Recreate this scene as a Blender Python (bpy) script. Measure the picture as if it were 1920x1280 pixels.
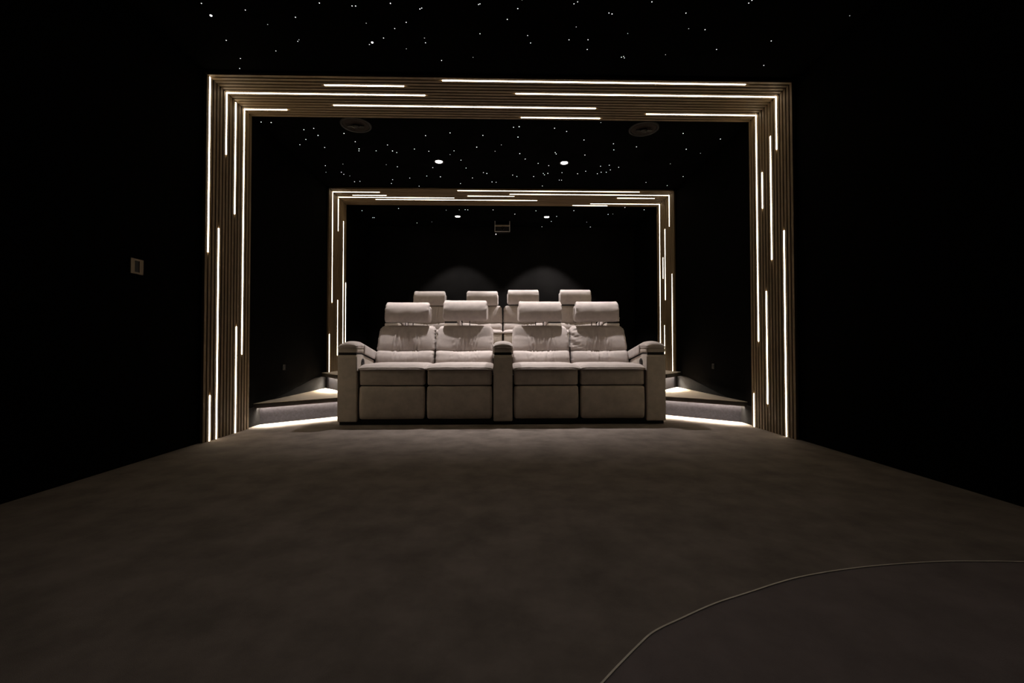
import bpy, bmesh, math, random
from mathutils import Vector, Matrix, noise
random.seed(7)
C = bpy.context.scene
for o in list(bpy.data.objects): bpy.data.objects.remove(o)
COL = C.collection

# ---------------------------------------------------------------- camera
cam = bpy.data.cameras.new('camera'); cam.lens = 818.87/1920*36; cam.sensor_width = 36; cam.clip_start = .02
co = bpy.data.objects.new('camera', cam); COL.objects.link(co)
R_ = (0.999719, -0.02368, -0.000926); U_ = (0.000484, -0.018675, 0.999825); F_ = (0.023693, 0.999545, 0.018658)
co.matrix_world = Matrix(((R_[0], U_[0], -F_[0], 0), (R_[1], U_[1], -F_[1], 0), (R_[2], U_[2], -F_[2], .6754), (0, 0, 0, 1)))
C.camera = co
# ---------------------------------------------------------------- world, exposure, light levels
w = bpy.data.worlds.new('world'); C.world = w; w.use_nodes = True
w.node_tree.nodes['Background'].inputs[0].default_value = (0, 0, 0, 1)
w.node_tree.nodes['Background'].inputs[1].default_value = 0
C.view_settings.view_transform = 'Standard'; C.view_settings.look = 'None'
C.view_settings.exposure = 0; C.view_settings.gamma = 1; C.view_settings.use_curve_mapping = False
LED = 12.2           # slatted arch strips
STEP_LED = 200.0       # strips under the step edges
SPOT_FRONT = 280.0    # watts of each ceiling downlight over the front sofa
SPOT_BACK = 230.0
STEP_BEAM = 22.0      # watts per metre of each step profile
STAR = 1.7
SPOT_FILL = 11.0      # pair of added fill lamps for the foreground carpet, out of frame
# ---------------------------------------------------------------- room constants (metres, y = distance from the camera)
XL, XR, ZC = -2.195, 2.232, 2.73          # wall and ceiling planes
PL, PR, PC = -2.165, 2.202, 2.700         # face of the slat panels
YB, YF = 7.27, -1.6                       # back wall, front wall
A1, P1, N1 = 3.2207, .03932, 15           # big arch: start, slat pitch, slats
A2, P2, N2 = 5.500, .03880, 16            # far arch
Z1, Z2 = .200, .397                       # aisle step, seating platform

# ---------------------------------------------------------------- materials
def mat(name, col, rough=.8, noise_scale=None, amt=.15, bump=0, bscale=200, sheen=0, spec=.3, metal=0, stretch=None, emis=None, es=0, sampling=True, detail=3, col2=None):
    m = bpy.data.materials.new(name); m.use_nodes = True; nt = m.node_tree; b = nt.nodes['Principled BSDF']
    b.inputs['Base Color'].default_value = (*col, 1); b.inputs['Roughness'].default_value = rough
    b.inputs['Specular IOR Level'].default_value = spec; b.inputs['Metallic'].default_value = metal
    b.inputs['Sheen Weight'].default_value = sheen
    if sheen: b.inputs['Sheen Roughness'].default_value = .5
    tc = nt.nodes.new('ShaderNodeTexCoord'); src = tc.outputs['Object']
    if stretch:
        mp = nt.nodes.new('ShaderNodeMapping'); mp.inputs['Scale'].default_value = stretch
        nt.links.new(src, mp.inputs[0]); src = mp.outputs[0]
    if noise_scale:
        n = nt.nodes.new('ShaderNodeTexNoise'); n.inputs['Scale'].default_value = noise_scale; n.inputs['Detail'].default_value = detail
        n.inputs['Roughness'].default_value = .6
        r = nt.nodes.new('ShaderNodeValToRGB'); c2 = col2 or tuple(c*(1-amt) for c in col); c1 = tuple(min(1, c*(1+amt)) for c in col)
        r.color_ramp.elements[0].color = (*c2, 1); r.color_ramp.elements[1].color = (*c1, 1)
        r.color_ramp.elements[0].position = .33; r.color_ramp.elements[1].position = .67
        nt.links.new(src, n.inputs['Vector']); nt.links.new(n.outputs['Fac'], r.inputs[0]); nt.links.new(r.outputs[0], b.inputs['Base Color'])
    if bump:
        n2 = nt.nodes.new('ShaderNodeTexNoise'); n2.inputs['Scale'].default_value = bscale; n2.inputs['Detail'].default_value = 2
        bp = nt.nodes.new('ShaderNodeBump'); bp.inputs['Strength'].default_value = bump; bp.inputs['Distance'].default_value = .002
        nt.links.new(src, n2.inputs['Vector']); nt.links.new(n2.outputs['Fac'], bp.inputs['Height']); nt.links.new(bp.outputs[0], b.inputs['Normal'])
    if emis:
        b.inputs['Emission Color'].default_value = (*emis, 1); b.inputs['Emission Strength'].default_value = es
        m.cycles.emission_sampling = 'AUTO' if sampling else 'NONE'
    return m
M = {}
M['carpet'] = mat('carpet', (.182, .152, .133), .95, 5.0, .22, .5, 420, spec=.05, detail=8)
M['stage_carpet'] = mat('stage_carpet', (.176, .145, .140), .95, 5.0, .15, .5, 420, spec=.05, detail=8)
M['tread_carpet'] = mat('tread_carpet', (.27, .225, .175), .95, 9.0, .12, .4, 420, spec=.05, detail=5)
M['velvet'] = mat('black_wall_velvet', (.0016, .0015, .0015), .95, 3.0, .2, spec=.02)
M['back_velvet'] = mat('charcoal_wall_velvet', (.0046, .0043, .0041), .95, 3.0, .2, spec=.02)
M['black_ceiling'] = mat('black_ceiling', (.003, .003, .003), 1, 3.0, .2, spec=.0)
M['skirt'] = mat('charcoal_carpet_facing', (.0115, .0108, .0130), .95, 60.0, .25, .4, 300, spec=.05)
M['added_panel'] = mat('added_panel_charcoal', (.0090, .0087, .0090), .95, 60.0, .2, spec=.02)  # for the added wall panels that catch the step light
M['slat'] = mat('walnut_slat', (.172, .120, .068), .6, 14.0, .22, stretch=(1, 1, .08), spec=.25)
M['slat_h'] = mat('walnut_slat_overhead', (.172, .120, .068), .6, 14.0, .22, stretch=(.08, 1, 1), spec=.25)
M['felt'] = mat('black_felt', (.006, .005, .004), 1, 80.0, .2, spec=0)
M['led'] = mat('warm_led', (1, .95, .85), .5, emis=(1, .84, .60), es=LED)
M['step_led'] = mat('step_led', (1, .95, .9), .5, emis=(1, .87, .68), es=STEP_LED)
M['nosing'] = mat('dark_nosing', (.018, .014, .012), .45, 40.0, .2, spec=.4)
M['suede'] = mat('greige_suede', (.430, .376, .352), .88, 18.0, .07, .35, 500, sheen=.12, spec=.15)
M['suede_body'] = mat('greige_suede_body', (.46, .40, .345), .9, 12.0, .10, .35, 500, sheen=.1, spec=.12)
M['black'] = mat('black_plastic', (.008, .007, .007), .5, 30.0, .2, spec=.3)
M['dark_metal'] = mat('dark_metal', (.02, .018, .016), .35, 30.0, .1, metal=.8)
M['copper'] = mat('copper_cone', (.012, .006, .004), .6, 20.0, .2, metal=.6)
M['ivory'] = mat('ivory_plate', (.26, .20, .14), .5, 30.0, .08)
M['lens'] = mat('lamp_lens', (1, 1, 1), .4, emis=(1, .95, .88), es=14)
M['grey_metal'] = mat('grey_metal_bracket', (.35, .33, .31), .4, 30.0, .1, metal=.3)
M['trim'] = mat('pale_metal_trim', (.62, .56, .47), .5, 30.0, .1, spec=.5)
M['outlet'] = mat('outlet_plate', (.004, .004, .0045), .5, 30.0, .1)
M['star0'] = mat('fibre_star_dim', (1, 1, 1), .5, emis=(.95, .97, 1), es=STAR*.35, sampling=False)
M['star1'] = mat('fibre_star', (1, 1, 1), .5, emis=(.95, .97, 1), es=STAR, sampling=False)
M['led_dot'] = mat('indicator_light', (1, .9, .95), .5, emis=(1, .85, .92), es=3, sampling=False)

# ---------------------------------------------------------------- helpers
def obj(name, bm, m, parent=None, smooth=False, loc=(0, 0, 0)):
    me = bpy.data.meshes.new(name); bmesh.ops.recalc_face_normals(bm, faces=bm.faces); bm.to_mesh(me); bm.free()
    for x in (m if isinstance(m, (list, tuple)) else [m]): me.materials.append(x)
    if smooth:
        for p in me.polygons: p.use_smooth = True
    o = bpy.data.objects.new(name, me); COL.objects.link(o); o.location = loc
    if parent: o.parent = parent
    return o
def tag(o, label, cat, group=None, kind=None):
    o['label'] = label; o['category'] = cat
    if group: o['group'] = group
    if kind: o['kind'] = kind
    return o
def thing(name, label, cat, loc=(0, 0, 0), group=None):
    o = bpy.data.objects.new(name, None); COL.objects.link(o); o.location = loc; o.empty_display_size = .1
    return tag(o, label, cat, group)
def struct(name, bm, m):
    o = obj(name, bm, m); o['kind'] = 'structure'; return o
def box(bm, x0, x1, y0, y1, z0, z1, mi=0):
    v = [bm.verts.new((x, y, z)) for x in (x0, x1) for y in (y0, y1) for z in (z0, z1)]
    for f in ((0, 1, 3, 2), (4, 6, 7, 5), (0, 4, 5, 1), (2, 3, 7, 6), (0, 2, 6, 4), (1, 5, 7, 3)):
        bm.faces.new([v[i] for i in f]).material_index = mi
    return v
def B(*a):
    bm = bmesh.new(); box(bm, *a); return bm
def bevel(bm, r, seg=2):
    bmesh.ops.bevel(bm, geom=list(bm.edges), offset=r, segments=seg, affect='EDGES', profile=.6); return bm
def prism(bm, pts, z0, z1, mi=0):
    a = [bm.verts.new((x, y, z0)) for x, y in pts]; b = [bm.verts.new((x, y, z1)) for x, y in pts]; n = len(pts)
    bm.faces.new(a[::-1]).material_index = mi; bm.faces.new(b).material_index = mi
    for i in range(n): bm.faces.new((a[i], a[(i+1) % n], b[(i+1) % n], b[i])).material_index = mi
def xprism(bm, pts, x0, x1):      # profile in (y, z) swept along x
    a = [bm.verts.new((x0, y, z)) for y, z in pts]; b = [bm.verts.new((x1, y, z)) for y, z in pts]; n = len(pts)
    bm.faces.new(a[::-1]); bm.faces.new(b)
    for i in range(n): bm.faces.new((a[i], a[(i+1) % n], b[(i+1) % n], b[i]))
def offset_path(path, d):         # shift an open polyline sideways by d (left-hand normal)
    out = []
    for i, p in enumerate(path):
        p = Vector(p); dirs = []
        if i > 0: dirs.append((p-Vector(path[i-1])).normalized())
        if i < len(path)-1: dirs.append((Vector(path[i+1])-p).normalized())
        t = sum(dirs, Vector((0, 0))).normalized(); n = Vector((-t.y, t.x)); k = 1/max(.5, n.dot(Vector((-dirs[0].y, dirs[0].x))))
        out.append(tuple(p+n*d*k))
    return out
def ribbon(path, d0, d1, z0, z1):
    bm = bmesh.new(); a = offset_path(path, d0); b = offset_path(path, d1)
    prism(bm, a+b[::-1], z0, z1); return bm
def disc(bm, r, z0, z1, n=28, cx=0, cy=0, r2=None):
    prism(bm, [(cx+r*math.cos(2*math.pi*i/n), cy+r*math.sin(2*math.pi*i/n)) for i in range(n)], z0, z1)
def lathe(bm, prof, n=32):        # prof: (r, z)
    rings = [[bm.verts.new((r*math.cos(2*math.pi*i/n), r*math.sin(2*math.pi*i/n), z)) for i in range(n)] for r, z in prof]
    for a, b in zip(rings, rings[1:]):
        for i in range(n): bm.faces.new((a[i], a[(i+1) % n], b[(i+1) % n], b[i]))
def rbox(sx, sy, sz, r, n=(16, 6, 8), disp=None, c=(0, 0, 0), rz=None):
    """Rounded box centred at c; disp(p_local, u, v, w) -> Vector offset with u,v,w in -1..1."""
    bm = bmesh.new(); h = Vector((sx/2, sy/2, sz/2)); r = min(r, *[k*.999 for k in h]); cache = {}
    def spaced(k, m):             # samples crowd towards the rounded edges
        t = -1+2*k/m; return math.sin(t*math.pi/2)*.5+t*.5
    def vert(u, v, w_):
        key = (round(u, 5), round(v, 5), round(w_, 5))
        if key not in cache:
            p = Vector((u*h.x, v*h.y, w_*h.z)); q = Vector([max(-(h[i]-r), min(h[i]-r, p[i])) for i in range(3)])
            d = p-q
            if d.length > 1e-9: p = q+d.normalized()*r
            if disp: p = p+disp(p, u, v, w_)
            cache[key] = bm.verts.new(p+Vector(c))
        return cache[key]
    S = [[spaced(k, n[i]) for k in range(n[i]+1)] for i in range(3)]
    def face(f, A, Bv):
        for i in range(len(A)-1):
            for j in range(len(Bv)-1):
                try: bm.faces.new((f(A[i], Bv[j]), f(A[i+1], Bv[j]), f(A[i+1], Bv[j+1]), f(A[i], Bv[j+1])))
                except ValueError: pass
    for s in (-1, 1):
        face(lambda a, b: vert(a, b, s), S[0], S[1]); face(lambda a, b: vert(a, s, b), S[0], S[2]); face(lambda a, b: vert(s, a, b), S[1], S[2])
    return bm
def tube(pts, r, n=8):
    bm = bmesh.new(); rings = []
    for i, p in enumerate(pts):
        p = Vector(p); t = (Vector(pts[min(i+1, len(pts)-1)])-Vector(pts[max(i-1, 0)])).normalized()
        a = t.orthogonal().normalized() if not rings else (prev-t*prev.dot(t)).normalized()
        prev = a; b = t.cross(a)
        rings.append([bm.verts.new(p+a*r*math.cos(2*math.pi*k/n)+b*r*math.sin(2*math.pi*k/n)) for k in range(n)])
    for a, b in zip(rings, rings[1:]):
        for k in range(n): bm.faces.new((a[k], a[(k+1) % n], b[(k+1) % n], b[k]))
    bm.faces.new(rings[0][::-1]); bm.faces.new(rings[-1]); return bm

# ================================================================ SETTING
struct('floor', B(XL-.1, XR+.1, YF, YB, -.1, 0), M['carpet'])
struct('ceiling', B(XL-.1, XR+.1, YF, YB, ZC, ZC+.1), M['black_ceiling'])
struct('wall_left', B(XL-.1, XL, YF, YB, 0, ZC), M['velvet'])
struct('wall_right', B(XR, XR+.1, YF, YB, 0, ZC), M['velvet'])
struct('wall_back', B(XL-.1, XR+.1, YB, YB+.1, -.1, ZC+.1), M['back_velvet'])
struct('wall_front', B(XL-.1, XR+.1, YF-.1, YF, -.1, ZC+.1), M['velvet'])

for nm, X, s_ in (('added_wall_panel_left', XL, 1), ('added_wall_panel_right', XR, -1)):  # added panels, lighter than the velvet so the step glow shows on the wall
    bm = bmesh.new(); x0, x1 = min(X, X+s_*.006), max(X, X+s_*.006)
    xprism(bm, [(3.815, .001), (5.49, .001), (5.49, .350), (5.20, .350), (4.2, .19), (3.815, .165)], x0, x1); struct(nm, bm, M['added_panel'])

# ---------------------------------------------------------------- slatted arches with LED strips
def arch(name, label, A, P, N, zf, ceil, left, right):
    t = thing(name, label, 'slatted arch', (0, A+P*N/2, zf)); ox, oy, oz = t.location
    gw = P*.34; D = P*N
    def slats(bm, kind):
        for k in range(N):
            y0 = A+k*P+gw/2-oy; y1 = A+(k+1)*P-gw/2-oy; e = .0018*1
            if kind == 'L': box(bm, XL+.012, PL, y0, y1, 0, PC-oz, 0)
            if kind == 'R': box(bm, PR, XR-.012, y0, y1, 0, PC-oz, 0)
            if kind == 'C': box(bm, PL, PR, y0, y1, PC-oz, ZC-.012-oz, 0)
        y0, y1 = A-oy, A+D-oy
        if kind == 'L': box(bm, XL, XL+.012, y0, y1, 0, ZC-oz, 1)
        if kind == 'R': box(bm, XR-.012, XR, y0, y1, 0, ZC-oz, 1)
        if kind == 'C': box(bm, XL+.012, XR-.012, y0, y1, ZC-.012-oz, ZC-oz, 1)
    for kind, nm, m in (('L', 'side_panel', 'slat'), ('R', 'side_panel', 'slat'), ('C', 'overhead_panel', 'slat_h')):
        bm = bmesh.new(); slats(bm, kind); o = obj(nm, bm, [M[m], M['felt']], t)
    hw, pr = .0057, .0018
    def gy(g): return A+g*P-oy
    for g, x0, x1 in ceil:
        bm = B(x0, x1, gy(g)-hw, gy(g)+hw, PC-pr-oz, PC+.010-oz); obj('led_strip', bm, M['led'], t)
    for s, L in ((-1, left), (1, right)):
        X = PL if s < 0 else PR
        for g, z1, z0 in L:
            bm = B(min(X-s*pr, X+s*.010), max(X-s*pr, X+s*.010), gy(g)-hw, gy(g)+hw, z0-oz, z1-oz); obj('led_strip', bm, M['led'], t)
    return t
arch('slatted_arch', 'large slatted wood arch with light strips in front of the grey sofas', A1, P1, N1, 0,
     [(3, -1.355, -.751), (6, PL, -.610), (1, -.446, 1.865), (5, .112, PR), (10, -1.391, .790), (12, PL, -1.811), (14, .171, .862), (12, 1.245, PR)],
     [(1, PC, 1.398), (6, PC, 2.212), (9, 2.69, 1.778), (12, PC, .639), (4, 1.606, .001), (10, .866, .001), (2, .338, .001)],
     [(5, PC, 2.278), (7, 2.421, 1.408), (10, 2.170, 1.866), (12, PC, .744), (3, 1.602, .001), (9, 1.160, .224), (14, .291, .001)])
arch('slatted_arch', 'smaller distant slatted wood arch standing on the raised platform behind the front sofa', A2, P2, N2, Z2,
     [(3, PL, -1.569), (6, -1.950, -1.514), (8, PL, -.636), (10, -1.693, .481), (1, -.560, 1.771), (6, -.447, .166), (4, .108, PR), (7, 1.548, 2.049), (13, 1.237, PR), (15, 1.001, 1.488)],
     [(3, PC, 1.280), (8, 2.680, 2.250), (13, 2.433, .55), (15.5, 1.605, .55), (8, 1.332, .602), (1, .874, Z2+.001)],
     [(13, PC, .55), (10, 1.928, 1.644), (8, 2.297, 1.342), (4, PC, 2.291), (2, 1.651, Z2+.001), (9, 1.0, .618)])

def beams(t, path, d, z, sg=1):          # linear light of a step profile, one lamp per straight run
    P = offset_path(path, d)
    for a, b in zip(P, P[1:]):
        a, b = Vector((*a, z)), Vector((*b, z)); L = (b-a).length
        l = bpy.data.lights.new('profile_lamp', 'AREA'); l.shape = 'RECTANGLE'; l.size = L; l.size_y = .010; l.spread = math.radians(86)
        l.energy = STEP_BEAM*L; l.color = (1, .90, .74); o = bpy.data.objects.new('profile_lamp', l); COL.objects.link(o); o.parent = t
        o.location = (a+b)/2; o.rotation_euler = (-sg*math.radians(21), 0, math.atan2(b.y-a.y, b.x-a.x))

# ---------------------------------------------------------------- aisle steps and seating platform
def step(s, label):
    X = XL if s < 0 else XR
    def mir(p): return (X-s*p[0], p[1])          # p[0] = distance in from the wall
    nose = [mir((0, 3.925)), mir((.28, 4.175)), mir((.53, 4.385)), mir((.665, 4.50))]
    riser = [mir((0, 4.015)), mir((.26, 4.240)), mir((.50, 4.450)), mir((.635, 4.575))]
    back = [mir((.73, 4.965)), mir((.340, 5.070)), mir((.0, 5.505))]
    o0 = Vector((X-s*.3, 4.5, 0))
    t = thing('aisle_step', label, 'step', tuple(o0))
    loc = lambda L: [(x-o0.x, y-o0.y) for x, y in L]
    bm = bmesh.new(); prism(bm, loc(riser+[mir((.635, 4.95))]+back[1:]), 0, Z1-.0305); obj('riser', bm, M['skirt'], t)
    bm = bmesh.new(); prism(bm, loc(nose+[mir((.665, 4.95))]+back[1:]), Z1-.004, Z1); obj('tread', bm, M['tread_carpet'], t)
    # dark lip under the carpet
    n2 = loc(nose); sg = -s
    bm = ribbon(n2, 0, .030*(-s) if False else sg*.030, Z1-.044, Z1-.0045); obj('nosing', bm, M['nosing'], t)
    bm = bmesh.new(); prism(bm, loc(nose[:]+[mir((.665, 4.95))]+back[1:]), Z1-.030, Z1-.0045); obj('tread_board', bm, M['nosing'], t)
    bm = ribbon(n2, sg*.032, sg*.044, Z1-.040, Z1-.0305); obj('led_strip', bm, M['step_led'], t)
    beams(t, n2, sg*.034, Z1-.0425, sg)
    return t
step(-1, 'low wedge shaped carpeted step with glowing underside along the left wall')
step(1, 'low wedge shaped carpeted step with glowing underside along the right wall')
def platform():
    t = thing('seating_platform', 'raised carpeted platform carrying the back sofa, lit under its edge', 'platform', (0, 6, 0))
    nose = [(XL+.001, 5.38), (XL+.355, 4.925), (-1.40, 4.905), (1.40, 4.905), (XR-.355, 4.925), (XR-.001, 5.38)]
    riser = [(XL+.001, 5.52), (XL+.345, 5.085), (-1.40, 4.985), (1.40, 4.985), (XR-.345, 5.085), (XR-.001, 5.52)]
    loc = lambda L: [(x, y-6) for x, y in L]
    bm = bmesh.new(); prism(bm, loc(riser+[(XR-.001, YB-.001), (XL+.001, YB-.001)]), .001, Z2-.0325); obj('riser', bm, M['skirt'], t)
    bm = bmesh.new(); prism(bm, loc(nose+[(XR-.001, YB-.001), (XL+.001, YB-.001)]), Z2-.004, Z2); obj('tread', bm, M['tread_carpet'], t)
    bm = bmesh.new(); prism(bm, loc(nose+[(XR-.001, YB-.001), (XL+.001, YB-.001)]), Z2-.032, Z2-.0045); obj('tread_board', bm, M['nosing'], t)
    bm = ribbon(loc(nose), 0, .028, Z2-.046, Z2-.0325); obj('nosing', bm, M['nosing'], t)
    for a in (0, 3):
        seg = nose[:3] if a == 0 else nose[3:]
        bm = ribbon(loc(seg), .070, .082, Z2-.042, Z2-.0325); obj('led_strip', bm, M['step_led'], t); beams(t, loc(seg)[:2] if a == 0 else loc(seg)[1:], .076, Z2-.0435)
platform()

# ================================================================ SOFAS
def ridge(x, cx, wd): return math.exp(-((x-cx)/wd)**2)
def make_row(label, parts, y0, zb, cx, lifts, seed, SW):
    """parts: string of A (arm) and S (seat), left to right."""
    rnd = random.Random(seed); AW = .178
    tot = sum(AW if p == 'A' else SW for p in parts)
    t = thing('reclining_sofa', label, 'sofa', (cx, y0+.45, zb)); Y = -.45
    # plinth and dark inner carcass
    obj('base', B(-tot/2+.012, tot/2-.012, Y+.035, Y+.86, 0.001, .046), M['black'], t)
    obj('carcass', B(-tot/2+.10, tot/2-.10, Y+.105, Y+.84, .047, .44), M['black'], t)
    x = -tot/2; si = 0
    n = len(parts)
    for i, p in enumerate(parts):
        wd = AW if p == 'A' else SW; c = x+wd/2
        if p == 'A':
            side = -1 if i == 0 else (1 if i == n-1 else 0)
            def slope(y):    # height lost towards the back, y measured from the sofa front
                return -.095*max(0, min(1, (y-.13)/.55))**1.0
            pf = [(0, .032), (0, .615), (.012, .632), (.13, .632), (.42, .632-.050), (.70, .632-.095), (.83, .50), (.83, .032)]
            bm = bmesh.new(); xprism(bm, [(Y+a, b) for a, b in pf], c-AW/2+.003, c+AW/2-.003)
            bmesh.ops.bevel(bm, geom=[e for e in bm.edges], offset=.006, segments=2, affect='EDGES')
            ar = obj('armrest', bm, M['suede_body'], t, True)
            for pol in ar.data.polygons: pol.use_smooth = False
            bm = bmesh.new(); q = [(.008, .628), (.13, .628), (.42, .578), (.68, .535)]
            xprism(bm, [(Y+a, b) for a, b in q]+[(Y+a, b+.026) for a, b in q[::-1]], c-AW/2+.010, c+AW/2-.010)
            obj('arm_spacer', bm, M['black'], ar)
            def dl(pp, u, v, w_):
                yy = (pp.y+.34); return Vector((0, 0, slope(yy)))
            bm = rbox(AW-.004, .70, .046, .014, (10, 22, 4), dl, (c, Y+.352, .671)); obj('arm_cushion', bm, M['suede_body'], ar, True)
            def dp(pp, u, v, w_):
                yy = pp.y+.34; k = .5+.5*w_
                z = slope(yy)+k*(.012*(1-u*u)-.010*u*u*(1 if side == 0 else (1.8 if u*side > 0 else .4)))
                z += -.020*k*(max(0, -v-.62)/.38)**1.6
                z += .0015*math.sin(yy*38+u*3)*(1-abs(w_))
                return Vector((0, 0, z))
            bm = rbox(AW+.004, .715, .056, .024, (14, 26, 6), dp, (c, Y+.352, .716)); obj('arm_pad', bm, M['suede'], ar, True)
            for sx in ((-1, 1) if side == 0 else (-side,)):
                def dsp(pp, u, v, w_): return Vector((0, 0, slope(pp.y+.44)))
                obj('side_pad', rbox(.016, .50, .086, .0079, (4, 20, 6), dsp, (c+sx*(AW/2+.002), Y+.440, .690)), M['suede'], ar, True)
            pp = [(c-AW/2+.001, Y+.17, .694), (c-AW/2+.001, Y+.012, .694), (c-AW/2+.010, Y-.003, .694), (c+AW/2-.010, Y-.003, .694), (c+AW/2-.001, Y+.012, .694), (c+AW/2-.001, Y+.17, .694)]
            obj('piping', tube(pp, .0038), M['suede'], ar, True)
            if side:
                bm = bmesh.new(); m_ = 20
                pts = [(Y+.155+.040*math.cos(a*2*math.pi/m_), .555+.038*math.sin(a*2*math.pi/m_)) for a in range(m_)]
                xi = c-side*AW/2; xprism(bm, pts, min(xi, xi-side*.005), max(xi, xi-side*.005)); cp = obj('control_panel', bm, M['black'], ar)
                for dz in (-.012, .012):
                    bm = bmesh.new(); xprism(bm, [(Y+.155+.010*math.cos(a*math.pi/5), .555+dz+.008*math.sin(a*math.pi/5)) for a in range(10)], min(xi-side*.003, xi-side*.008), max(xi-side*.003, xi-side*.008))
                    bm.transform(Matrix.Identity(4))
                    # buttons sit in the panel mesh
                    me2 = bpy.data.meshes.new('b'); bm.to_mesh(me2); bm.free(); b2 = bmesh.new(); b2.from_mesh(cp.data); b2.from_mesh(me2)
                    for f in b2.faces[-12:]: f.material_index = 1
                    b2.to_mesh(cp.data); b2.free(); bpy.data.meshes.remove(me2)
                cp.data.materials.append(M['dark_metal'])
        else:
            ph = rnd.random()*10; lift = lifts[si]; si += 1
            inw = 1 if c < 0 else -1
            # fold-out leg panel
            def df(pp, u, v, w_):
                k = max(0, -v); b_ = (1-u**4)*(1-w_**4)
                return Vector((.006*u*(1-w_*w_), -.014*k*b_+.002*k*noise.noise(Vector((u*2+ph, w_*2, 0))), 0))
            bm = rbox(SW-.028, .085, .298, .020, (18, 4, 12), df, (c, Y+.052, .201)); obj('footrest', bm, M['suede_body'], t, True)
            # seat block and pad
            def ds(pp, u, v, w_):
                k = max(0, -v); return Vector((0, -.014*k*(1-u**4)*(1-w_*w_), 0))
            bm = rbox(SW-.020, .62, .150, .022, (18, 8, 8), ds, (c, Y+.325, .427)); seat = obj('seat_cushion', bm, M['suede_body'], t, True)
            def dt(pp, u, v, w_):
                top = .5+.5*w_
                e = (1-u**6)*(1-max(0, -v)**8)
                z = top*(.010*e-.006)+.0025*top*noise.noise(Vector((u*3+ph, v*3, 1)))
                z -= .010*(abs(u)**10)*(.4+.6*max(0, -v))
                z -= top*.014*(max(0, -v-.62)/.38)**1.6
                yy = -.010*max(0, -v)**2*(1-u**6)
                return Vector((0, yy, z))
            bm = rbox(SW-.002, .60, .052, .024, (26, 18, 6), dt, (c, Y+.300, .520)); pad = obj('seat_pad', bm, M['suede'], seat, True)
            pts = []
            for k in range(25):
                u = -1+2*k/24; pts.append((c+u*(SW/2-.006), Y-.012-.004*(1-u**4)+.035*abs(u)**14, .501-.007*abs(u)**8))
            pts = [(c-SW/2+.003, Y+.12, .497)]+pts+[(c+SW/2-.003, Y+.12, .497)]
            obj('piping', tube(pts, .0042), M['suede'], seat, True)
            # backrest: shell, lumbar and shoulder cushions
            bm = rbox(SW-.03, .12, .46, .03, (8, 4, 8), lambda pp, u, v, w_: Vector((-.02*u*max(0, w_), .045*w_, 0)), (c, Y+.80, .665)); bk = obj('backrest', bm, M['suede_body'], t, True)
            wr = [(rnd.uniform(-.45, .45), rnd.uniform(.012, .026), rnd.uniform(.4, 1.1), rnd.uniform(-.10, .10)) for _ in range(18)]
            messy = (parts.count('S') == 4 and si == 4 and zb < .1)
            def shape(pp, u, v, w_, upper):
                k = max(0, -v)
                dip = -.020*ridge(u, 0, .55)                            # the middle of the seam sags
                cen = ridge(u, .05*math.sin(ph), .50)
                y = 0.0; z = 0.0
                edge = abs(u)**8
                y += .018*k*abs(w_)**3                                   # tuck at the seam and top
                y += .016*k*cen*(1 if upper else .5)                     # hollow in the middle
                fade = (.5-.5*w_)**.6 if upper else (.5+.5*w_)
                for a, b_, s_, sl in wr:
                    y += -.0090*k*s_*fade*ridge(u+sl*w_, a, b_)+.0065*k*s_*fade*ridge(u+sl*w_, a+b_*1.7, b_)
                y += .003*k*noise.noise(Vector((u*2.2+ph, w_*2.2, upper*3)))
                pk = math.exp(-((1-abs(u))/.10)**2)                      # gathered side seams
                y += .0060*k*pk*noise.noise(Vector((u*3+ph, w_*13, upper*7)))
                x = .005*pk*(1 if u > 0 else -1)*noise.noise(Vector((ph+u, w_*11, 3+upper)))
                if upper:
                    z += dip*max(0, -w_)*1.0; y += .024*k*cen*max(0, -w_)**1.3
                    z += -.016*max(0, w_)*abs(u)**6
                    x += -.014*u*(.5+.5*w_)
                else:
                    z += dip*max(0, w_)
                    y += -.028*k*(1-w_*w_)
                if messy and upper and u < -.45:
                    q = (-u-.45)/.55; y += k*q*(.0055*math.sin(w_*11+u*7)-.014); 
                    y += .0035*k*q*math.sin(w_*23-u*15)
                return Vector((x, y, z))
            ti = math.tan(math.radians(21))
            def dlow(pp, u, v, w_): return shape(pp, u, v, w_, 0)+Vector((0, pp.z*ti*.8, 0))
            def dup_(pp, u, v, w_): return shape(pp, u, v, w_, 1)+Vector((0, pp.z*ti, 0))
            bm = rbox(SW-.014, .16, .195, .040, (64, 6, 22), dlow, (c, Y+.603, .585)); obj('lumbar_cushion', bm, M['suede'], bk, True)
            bm = rbox(SW-.008, .16, .275, .034, (72, 6, 30), dup_, (c, Y+.682, .795)); obj('shoulder_cushion', bm, M['suede'], bk, True)
            # headrest
            hz = .960+lift; hy = Y+.70; hc = c-.003*inw
            prof = [(.0, .030), (.0, .078)]                          # front, then the crown rolls back
            prof += [(.092*(1-math.cos(q*math.pi/2/12)), .078+.140*math.sin(q*math.pi/2/12)) for q in range(1, 13)]
            prof += [(.104, .214), (.112, .198), (.113, .12), (.112, .03), (.100, .006), (.06, 0), (.025, .002), (.008, .012)]
            pc = Vector((.058, .11)); bm = bmesh.new(); rings = []; NX = 60
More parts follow.
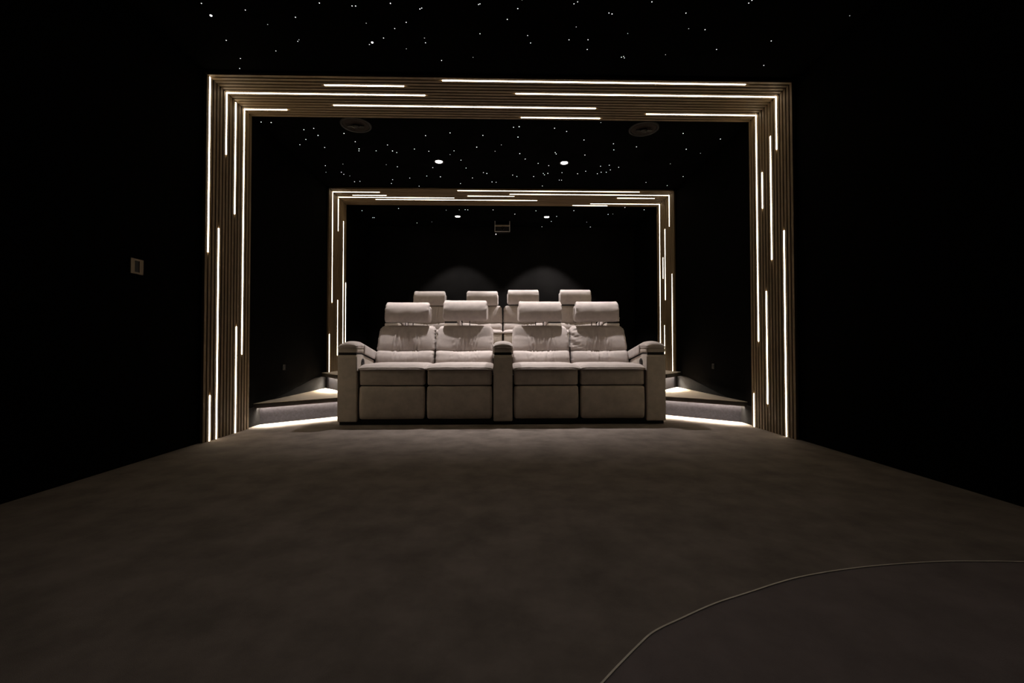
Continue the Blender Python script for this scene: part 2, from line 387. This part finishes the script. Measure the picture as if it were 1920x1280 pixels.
            for kx in range(NX+1):
                u = -1+2*kx/NX; u = math.sin(u*math.pi/2)*.45+u*.55; e = max(0, (abs(u)-.90)/.10); sc = math.sqrt(max(0, 1-e**2.6))*.16+.84
                ring = []
                for kp, (py, pz) in enumerate(prof):
                    d = Vector((py, pz))-pc; an = math.atan2(d.y, d.x)
                    gat = math.exp(-(1-abs(u))/.13)*.0062*(noise.noise(Vector((an*4.5, ph+u*2.2, 2)))*1.5+.55*math.sin(an*27+ph+u*6))
                    pl = .0014*noise.noise(Vector((u*2.5+ph, an, 5)))
                    q = pc+d*(sc+(gat+pl)/max(d.length, .03))
                    ring.append(bm.verts.new((hc+u*(.231-.005*pz/.2)+.006*noise.noise(Vector((an*3, ph, u)))*(e > .5), hy-.060+q.x, hz+q.y)))
                rings.append(ring)
            for ra, rb in zip(rings, rings[1:]):
                for kp in range(len(prof)): bm.faces.new((ra[kp], ra[(kp+1) % len(prof)], rb[(kp+1) % len(prof)], rb[kp]))
            bm.faces.new(rings[0][::-1]); bm.faces.new(rings[-1])
            hr = obj('headrest', bm, M['suede'], t, True)
            def dg(pp, u, v, w_): return Vector((.002*noise.noise(Vector((w_*6, ph, u)))*u, 0, 0))
            obj('headrest_back', rbox(.474, .075, .178, .035, (16, 8, 14), dg, (hc, hy+.082, hz+.093)), M['suede'], hr, True)
            for px_ in (-.041, .041): obj('headrest_post', B(hc+px_-.004, hc+px_+.004, hy+.06, hy+.068, .80, hz+.0019), M['dark_metal'], hr)
        x += wd
    return t
make_row('front row greige suede reclining sofa on the carpet floor, seen in full', 'ASSASSA', 3.935, 0, .012, [.0, .022, .012, .012], 3, .6065)
make_row('back row greige suede reclining sofa on the platform, mostly hidden behind the front sofa', 'ASASSASA', 5.755, Z2, .017, [-.035, -.032, -.012, -.008], 11, .598)

# ================================================================ CEILING LIGHTS, SPEAKERS, STARS
def downlight(x, y, W, label, ang=77, blend=.35):
    t = thing('ceiling_downlight', label, 'downlight', (x, y, ZC), 'ceiling downlights')
    bm = bmesh.new(); lathe(bm, [(.058, 0), (.058, -.006), (.044, -.006), (.040, -.001), (.040, 0)]); obj('trim_ring', bm, M['black'], t)
    bm = bmesh.new(); disc(bm, .038, -.004, -.001); obj('lens', bm, M['lens'], t)
    l = bpy.data.lights.new('spot', 'SPOT'); l.energy = W; l.spot_size = math.radians(ang); l.spot_blend = blend; l.shadow_soft_size = .022
    l.color = (1, .935, .92); lo = bpy.data.objects.new('lamp', l); COL.objects.link(lo); lo.parent = t; lo.location = (0, 0, -.034)
    return t
downlight(-.684, 4.75, SPOT_FRONT, 'left round ceiling downlight above the front sofa, between the two arches', 84, 1)
downlight(.689, 4.75, SPOT_FRONT, 'right round ceiling downlight above the front sofa, between the two arches', 84, 1)
downlight(-.678, 6.71, SPOT_BACK*.62, 'left small round downlight beyond the far arch, above the back sofa', 86, .3)
downlight(.698, 6.71, SPOT_BACK, 'right small round downlight beyond the far arch, above the back sofa', 86, .3)

downlight(-.69, .95, SPOT_FILL, 'added fill lamp out of frame over the stage side, left one of the nearest pair', 84, 1)  # added fill pair, unseen, brightens the foreground carpet
downlight(.69, .95, SPOT_FILL, 'added fill lamp out of frame over the stage side, right one of the nearest pair', 84, 1)
def ceiling_speaker(x, y, label):
    t = thing('ceiling_speaker', label, 'speaker', (x, y, ZC))
    bm = bmesh.new(); lathe(bm, [(.138, 0), (.138, -.006), (.126, -.008), (.118, -.003), (.118, 0)]); obj('trim_ring', bm, M['black'], t, True)
    bm = bmesh.new(); lathe(bm, [(.117, -.002), (.100, -.006), (.088, -.002), (.05, -.002), (.03, -.009), (.001, -.012)]); obj('cone', bm, M['copper'], t, True)
    bm = bmesh.new(); box(bm, -.075, .075, -.012, .012, -.018, -.013); lathe(bm, [(.032, -.013), (.032, -.022), (.018, -.028), (.001, -.029)], 20); obj('tweeter', bm, M['dark_metal'], t)
ceiling_speaker(-1.33, 3.985, 'round ceiling speaker with copper cone on the left, just behind the large arch')
ceiling_speaker(1.325, 4.00, 'round ceiling speaker with copper cone on the right, just behind the large arch')
STARS_FRONT=[(-1.779,2.595,1.0),(-1.549,2.641,0.7),(-1.477,2.757,0.4),(-1.079,2.577,1.0),(-1.273,2.692,1.0),(-1.827,2.906,1.0),(-1.342,2.890,0.5),(-1.357,2.905,0.6),(-1.551,3.003,0.6),(-1.841,3.087,0.6),(-1.912,3.198,1.0),(-0.893,2.595,0.8),(-0.872,2.595,1.0),(-0.659,2.570,1.5),(-0.492,2.609,1.6),(-0.480,2.602,0.7),(-0.137,2.567,0.6),(-0.128,2.562,0.6),(0.098,2.593,0.9),(0.121,2.527,0.5),(0.431,2.549,0.7),(0.450,2.534,0.6),(0.889,2.524,0.9),(0.036,2.680,1.0),(0.656,2.615,0.8),(0.677,2.622,1.0),(-0.851,2.732,0.5),(-0.598,2.719,0.9),(-0.683,2.774,0.6),(-0.777,2.861,1.0),(-0.889,2.925,0.6),(-0.508,2.855,0.5),(-0.509,2.900,0.8),(-0.650,2.962,0.4),(-0.140,2.808,0.7),(0.171,2.817,0.6),(0.195,2.886,0.9),(0.448,2.850,0.9),(0.574,2.847,1.0),(0.587,2.940,0.9),(0.476,2.734,0.5),(0.821,2.784,0.5),(0.843,3.014,1.2),(0.856,3.006,0.6),(0.866,3.021,0.6),(1.143,2.981,0.4),(-0.200,3.039,0.4),(-0.426,3.077,0.9),(1.127,2.605,0.8),(1.467,2.520,0.8),(1.474,2.499,1.0),(1.199,2.733,0.5),(1.308,2.739,0.8),(1.797,2.831,0.9),(1.473,2.920,1.0),(1.898,3.079,0.7),(2.145,2.603,0.5)]
STARS_BIG=[(-1.785,2.689,2.2),(-0.864,2.904,2.4)]
STARS_MIDDLE=[(-2.168,3.954,0.8),(-2.082,3.961,0.8),(-1.845,4.085,0.8),(-1.742,4.057,0.8),(-1.758,4.191,1.3),(-1.911,4.275,0.8),(-2.021,4.389,0.8),(-1.796,4.442,0.8),(-1.496,4.147,0.8),(-1.445,4.312,0.8),(-1.457,4.465,1.3),(-1.472,4.510,0.8),(-1.295,4.506,0.8),(-1.144,4.373,0.8),(-1.127,4.505,1.3),(-1.092,4.541,0.8),(-0.892,4.457,0.8),(-0.729,4.173,0.8),(-0.753,4.504,0.8),(-1.966,4.884,0.8),(-1.755,4.838,0.4),(-2.031,5.065,0.4),(-1.854,5.061,0.8),(-1.847,5.122,0.8),(-1.793,5.168,0.4),(-1.797,5.346,0.8),(-1.727,5.332,0.8),(-1.280,4.844,0.4),(-1.169,4.895,0.8),(-0.776,4.912,0.8),(-1.317,5.273,0.8),(-1.360,5.392,0.8),(-1.098,5.216,0.8),(-0.884,5.151,0.8),(-0.727,5.173,1.3),(-1.035,5.475,0.8),(-0.893,5.512,0.8),(-0.488,4.115,0.8),(-0.179,4.157,0.8),(-0.252,4.401,1.3),(-0.491,4.489,0.8),(-0.542,4.576,0.4),(-0.440,4.710,0.8),(-0.402,4.915,0.8),(-0.348,5.197,0.8),(-0.508,5.377,0.8),(-0.210,5.038,0.8),(-0.172,5.062,1.3),(-0.117,5.317,1.3),(-0.067,5.330,0.8),(-0.067,4.489,0.4),(-0.002,4.348,0.4),(0.111,3.997,0.8),(0.162,3.985,1.3),(0.159,4.181,1.3),(0.191,4.538,1.3),(0.255,4.666,0.8),(0.130,5.102,0.8),(0.181,5.144,0.8),(0.381,5.140,1.3),(0.404,4.772,0.8),(0.527,4.830,0.8),(0.487,5.048,0.8),(0.504,5.087,0.8),(0.539,5.043,1.3),(0.513,5.435,0.8),(0.492,4.006,0.8),(0.613,4.063,0.8),(0.808,4.226,0.8),(0.560,4.507,0.8),(0.574,4.539,0.8),(0.880,4.557,0.8),(0.701,5.019,0.8),(0.699,5.243,0.8),(0.727,5.243,0.8),(0.889,5.048,0.8),(0.969,4.974,0.8),(1.109,4.832,0.8),(1.119,5.043,0.8),(1.154,4.997,0.8),(1.213,4.996,0.8),(1.201,4.805,0.8),(1.244,4.930,0.8),(1.320,4.858,0.8),(1.118,4.299,0.8),(1.155,4.432,0.8),(0.899,3.896,0.4),(1.727,4.077,0.8),(2.137,4.179,0.8),(1.368,4.360,0.8),(1.894,4.400,1.3),(2.084,4.491,0.4),(1.867,4.753,0.4),(2.158,5.104,0.8),(1.776,5.295,0.8),(2.076,5.391,0.8)]
STARS_BACK=[(-2.061,6.463,0.8),(-1.499,6.355,0.8),(-2.004,6.804,0.8),(-1.979,6.804,0.8),(-1.371,7.076,0.8),(-0.815,6.414,0.3),(-0.622,6.396,0.3),(-0.534,6.385,0.8),(-0.496,6.393,0.8),(-0.125,6.386,0.8),(-1.121,7.009,0.3),(0.201,6.583,0.8),(0.509,6.419,0.8),(0.850,6.684,0.8),(0.796,6.943,0.8),(0.675,7.253,0.8),(1.069,6.398,0.8),(1.619,6.568,0.8),(1.687,6.547,0.3),(1.372,6.975,0.3),(1.487,7.248,0.8),(1.782,6.237,0.8),(2.095,6.335,0.8)]
def star_mesh(r, m):
    bm = bmesh.new(); lathe(bm, [(r, 0), (r*.9, -r*.35), (r*.5, -r*.7), (r*.02, -r*.8)], 8)
    bmesh.ops.recalc_face_normals(bm, faces=bm.faces); me = bpy.data.meshes.new('star_light'); bm.to_mesh(me); bm.free(); me.materials.append(m); return me
SM = {}
def stars(L, label, group, base):
    for x, y, s in L:
        d = math.hypot(math.hypot(x, y), 2.05)
        key = round(base*(.75+.35*min(s, 1.3)), 4), (0 if s < .55 else 1)
        if key not in SM: SM[key] = star_mesh(key[0], M['star%d' % key[1]])
        o = bpy.data.objects.new('star_light', SM[key]); COL.objects.link(o); o.location = (x, y, ZC)
        tag(o, label, 'star light', group)
stars(STARS_FRONT, 'tiny fibre optic star light in the black ceiling before the large arch', 'star lights before the large arch', .0029)
stars(STARS_MIDDLE, 'tiny fibre optic star light in the black ceiling between the two arches', 'star lights between the arches', .0042)
stars(STARS_BACK, 'tiny fibre optic star light in the black ceiling beyond the far arch', 'star lights beyond the far arch', .0054)
for (x, y, s), lab in zip(STARS_BIG, ('large bright star light in the black ceiling above the large arch\'s left corner', 'large bright star light in the black ceiling, above the left half of the large arch')):
    o = bpy.data.objects.new('star_light', star_mesh(.0078, M['star1'])); COL.objects.link(o); o.location = (x, y, ZC); tag(o, lab, 'star light')

# ---------------------------------------------------------------- ceiling projector at the back
t = thing('ceiling_projector', 'small black projector hung in a grey metal bracket from the back ceiling', 'projector', (.012, 6.95, ZC))
bm = bmesh.new(); s_ = .118
for sx in (-s_, s_): box(bm, sx-.006, sx+.006, -.006, .006, -.175, 0)
box(bm, -s_+.0061, s_-.0061, -.006, .006, -.175, -.164)
obj('bracket', bm, M['grey_metal'], t)
obj('body', bevel(B(-s_+.008, s_-.008, .010, .22, -.150, -.045), .008), M['black'], t)
obj('cross_bar', B(-s_+.0065, s_-.0065, -.008, .008, -.085, -.065), M['ivory'], t)
bm = bmesh.new(); xprism(bm, [(0, 0), (.1, 0)], 0, 1) if False else None
bm = bmesh.new(); lathe(bm, [(.028, 0), (.028, .03), (.018, .034), (.0, .03)], 20); bm.transform(Matrix.Translation((0, .008, -.118)) @ Matrix.Rotation(math.radians(90), 4, 'X')); obj('projector_lens', bm, M['dark_metal'], t)
bm = bmesh.new(); box(bm, -.110, -.095, .02, .035, -.215, -.151); obj('sensor_arm', bm, M['black'], t)
bm = bmesh.new(); box(bm, -.108, -.097, .012, .0198, -.212, -.201); obj('indicator_light', bm, M['led_dot'], t)

# ---------------------------------------------------------------- wall switch and outlets
t = thing('wall_switch', 'ivory framed wall switch with dark centre on the black left wall', 'light switch', (XL, 2.665, 1.176))
bm = bmesh.new()
for a in ((-.045, -.018, -.045, .045), (.018, .045, -.045, .045), (-.018, .018, -.045, -.034), (-.018, .018, .034, .045)): box(bm, 0, .009, a[0], a[1], a[2], a[3])
obj('frame', bm, M['ivory'], t)
obj('rocker', B(0, .006, -.0175, .0175, -.0335, .0335), M['black'], t)
for X, y, s, lab in ((XL, 4.45, 1, 'dark power outlet low on the left wall above the wedge step'), (XR, 4.55, -1, 'dark power outlet low on the right wall above the wedge step')):
    t = thing('power_outlet', lab, 'outlet', (X, y, .50))
    obj('plate', bevel(B(min(0, s*.008), max(0, s*.008), -.028, .028, -.028, .028), .002), M['outlet'], t)
    bm = bmesh.new(); xprism(bm, [(.016*math.cos(a*math.pi/8), .016*math.sin(a*math.pi/8)) for a in range(16)], min(s*.0081, s*.010), max(s*.0081, s*.010)); obj('socket', bm, M['black'], t)

# ---------------------------------------------------------------- stage carpet with curved seam at the near right
pts = [(.213, .893), (.313, .994), (.366, 1.040), (.449, 1.087), (.558, 1.145), (.670, 1.192), (.874, 1.272), (1.110, 1.325), (1.355, 1.352), (1.525, 1.351), (1.643, 1.345), (1.95, 1.325), (XR, 1.29)]
pre = [(-.08, YF), (-.10, -.4), (-.04, .35), (.08, .70), (.15, .82)]
ctl = pre+pts
def cr(P, n=8):
    out = []
    for i in range(len(P)-1):
        p0 = Vector(P[max(i-1, 0)]); p1 = Vector(P[i]); p2 = Vector(P[i+1]); p3 = Vector(P[min(i+2, len(P)-1)])
        for k in range(n):
            q = k/n; out.append(tuple(.5*((2*p1)+(-p0+p2)*q+(2*p0-5*p1+4*p2-p3)*q*q+(-p0+3*p1-3*p2+p3)*q**3)))
    out.append(P[-1]); return out
path = cr(ctl)
t = thing('stage_carpet', 'dark grey-brown carpet area bounded by a thin pale curved seam, near right', 'carpet', (1.1, 0, 0))
loc = [(x-1.1, y) for x, y in path]
bm = bmesh.new(); prism(bm, loc+[(XR-1.1, YF)], .0005, .006); obj('carpet_panel', bm, M['stage_carpet'], t)
obj('edge_trim', ribbon(loc, .0002, .0046, .0005, .0085), M['trim'], t)
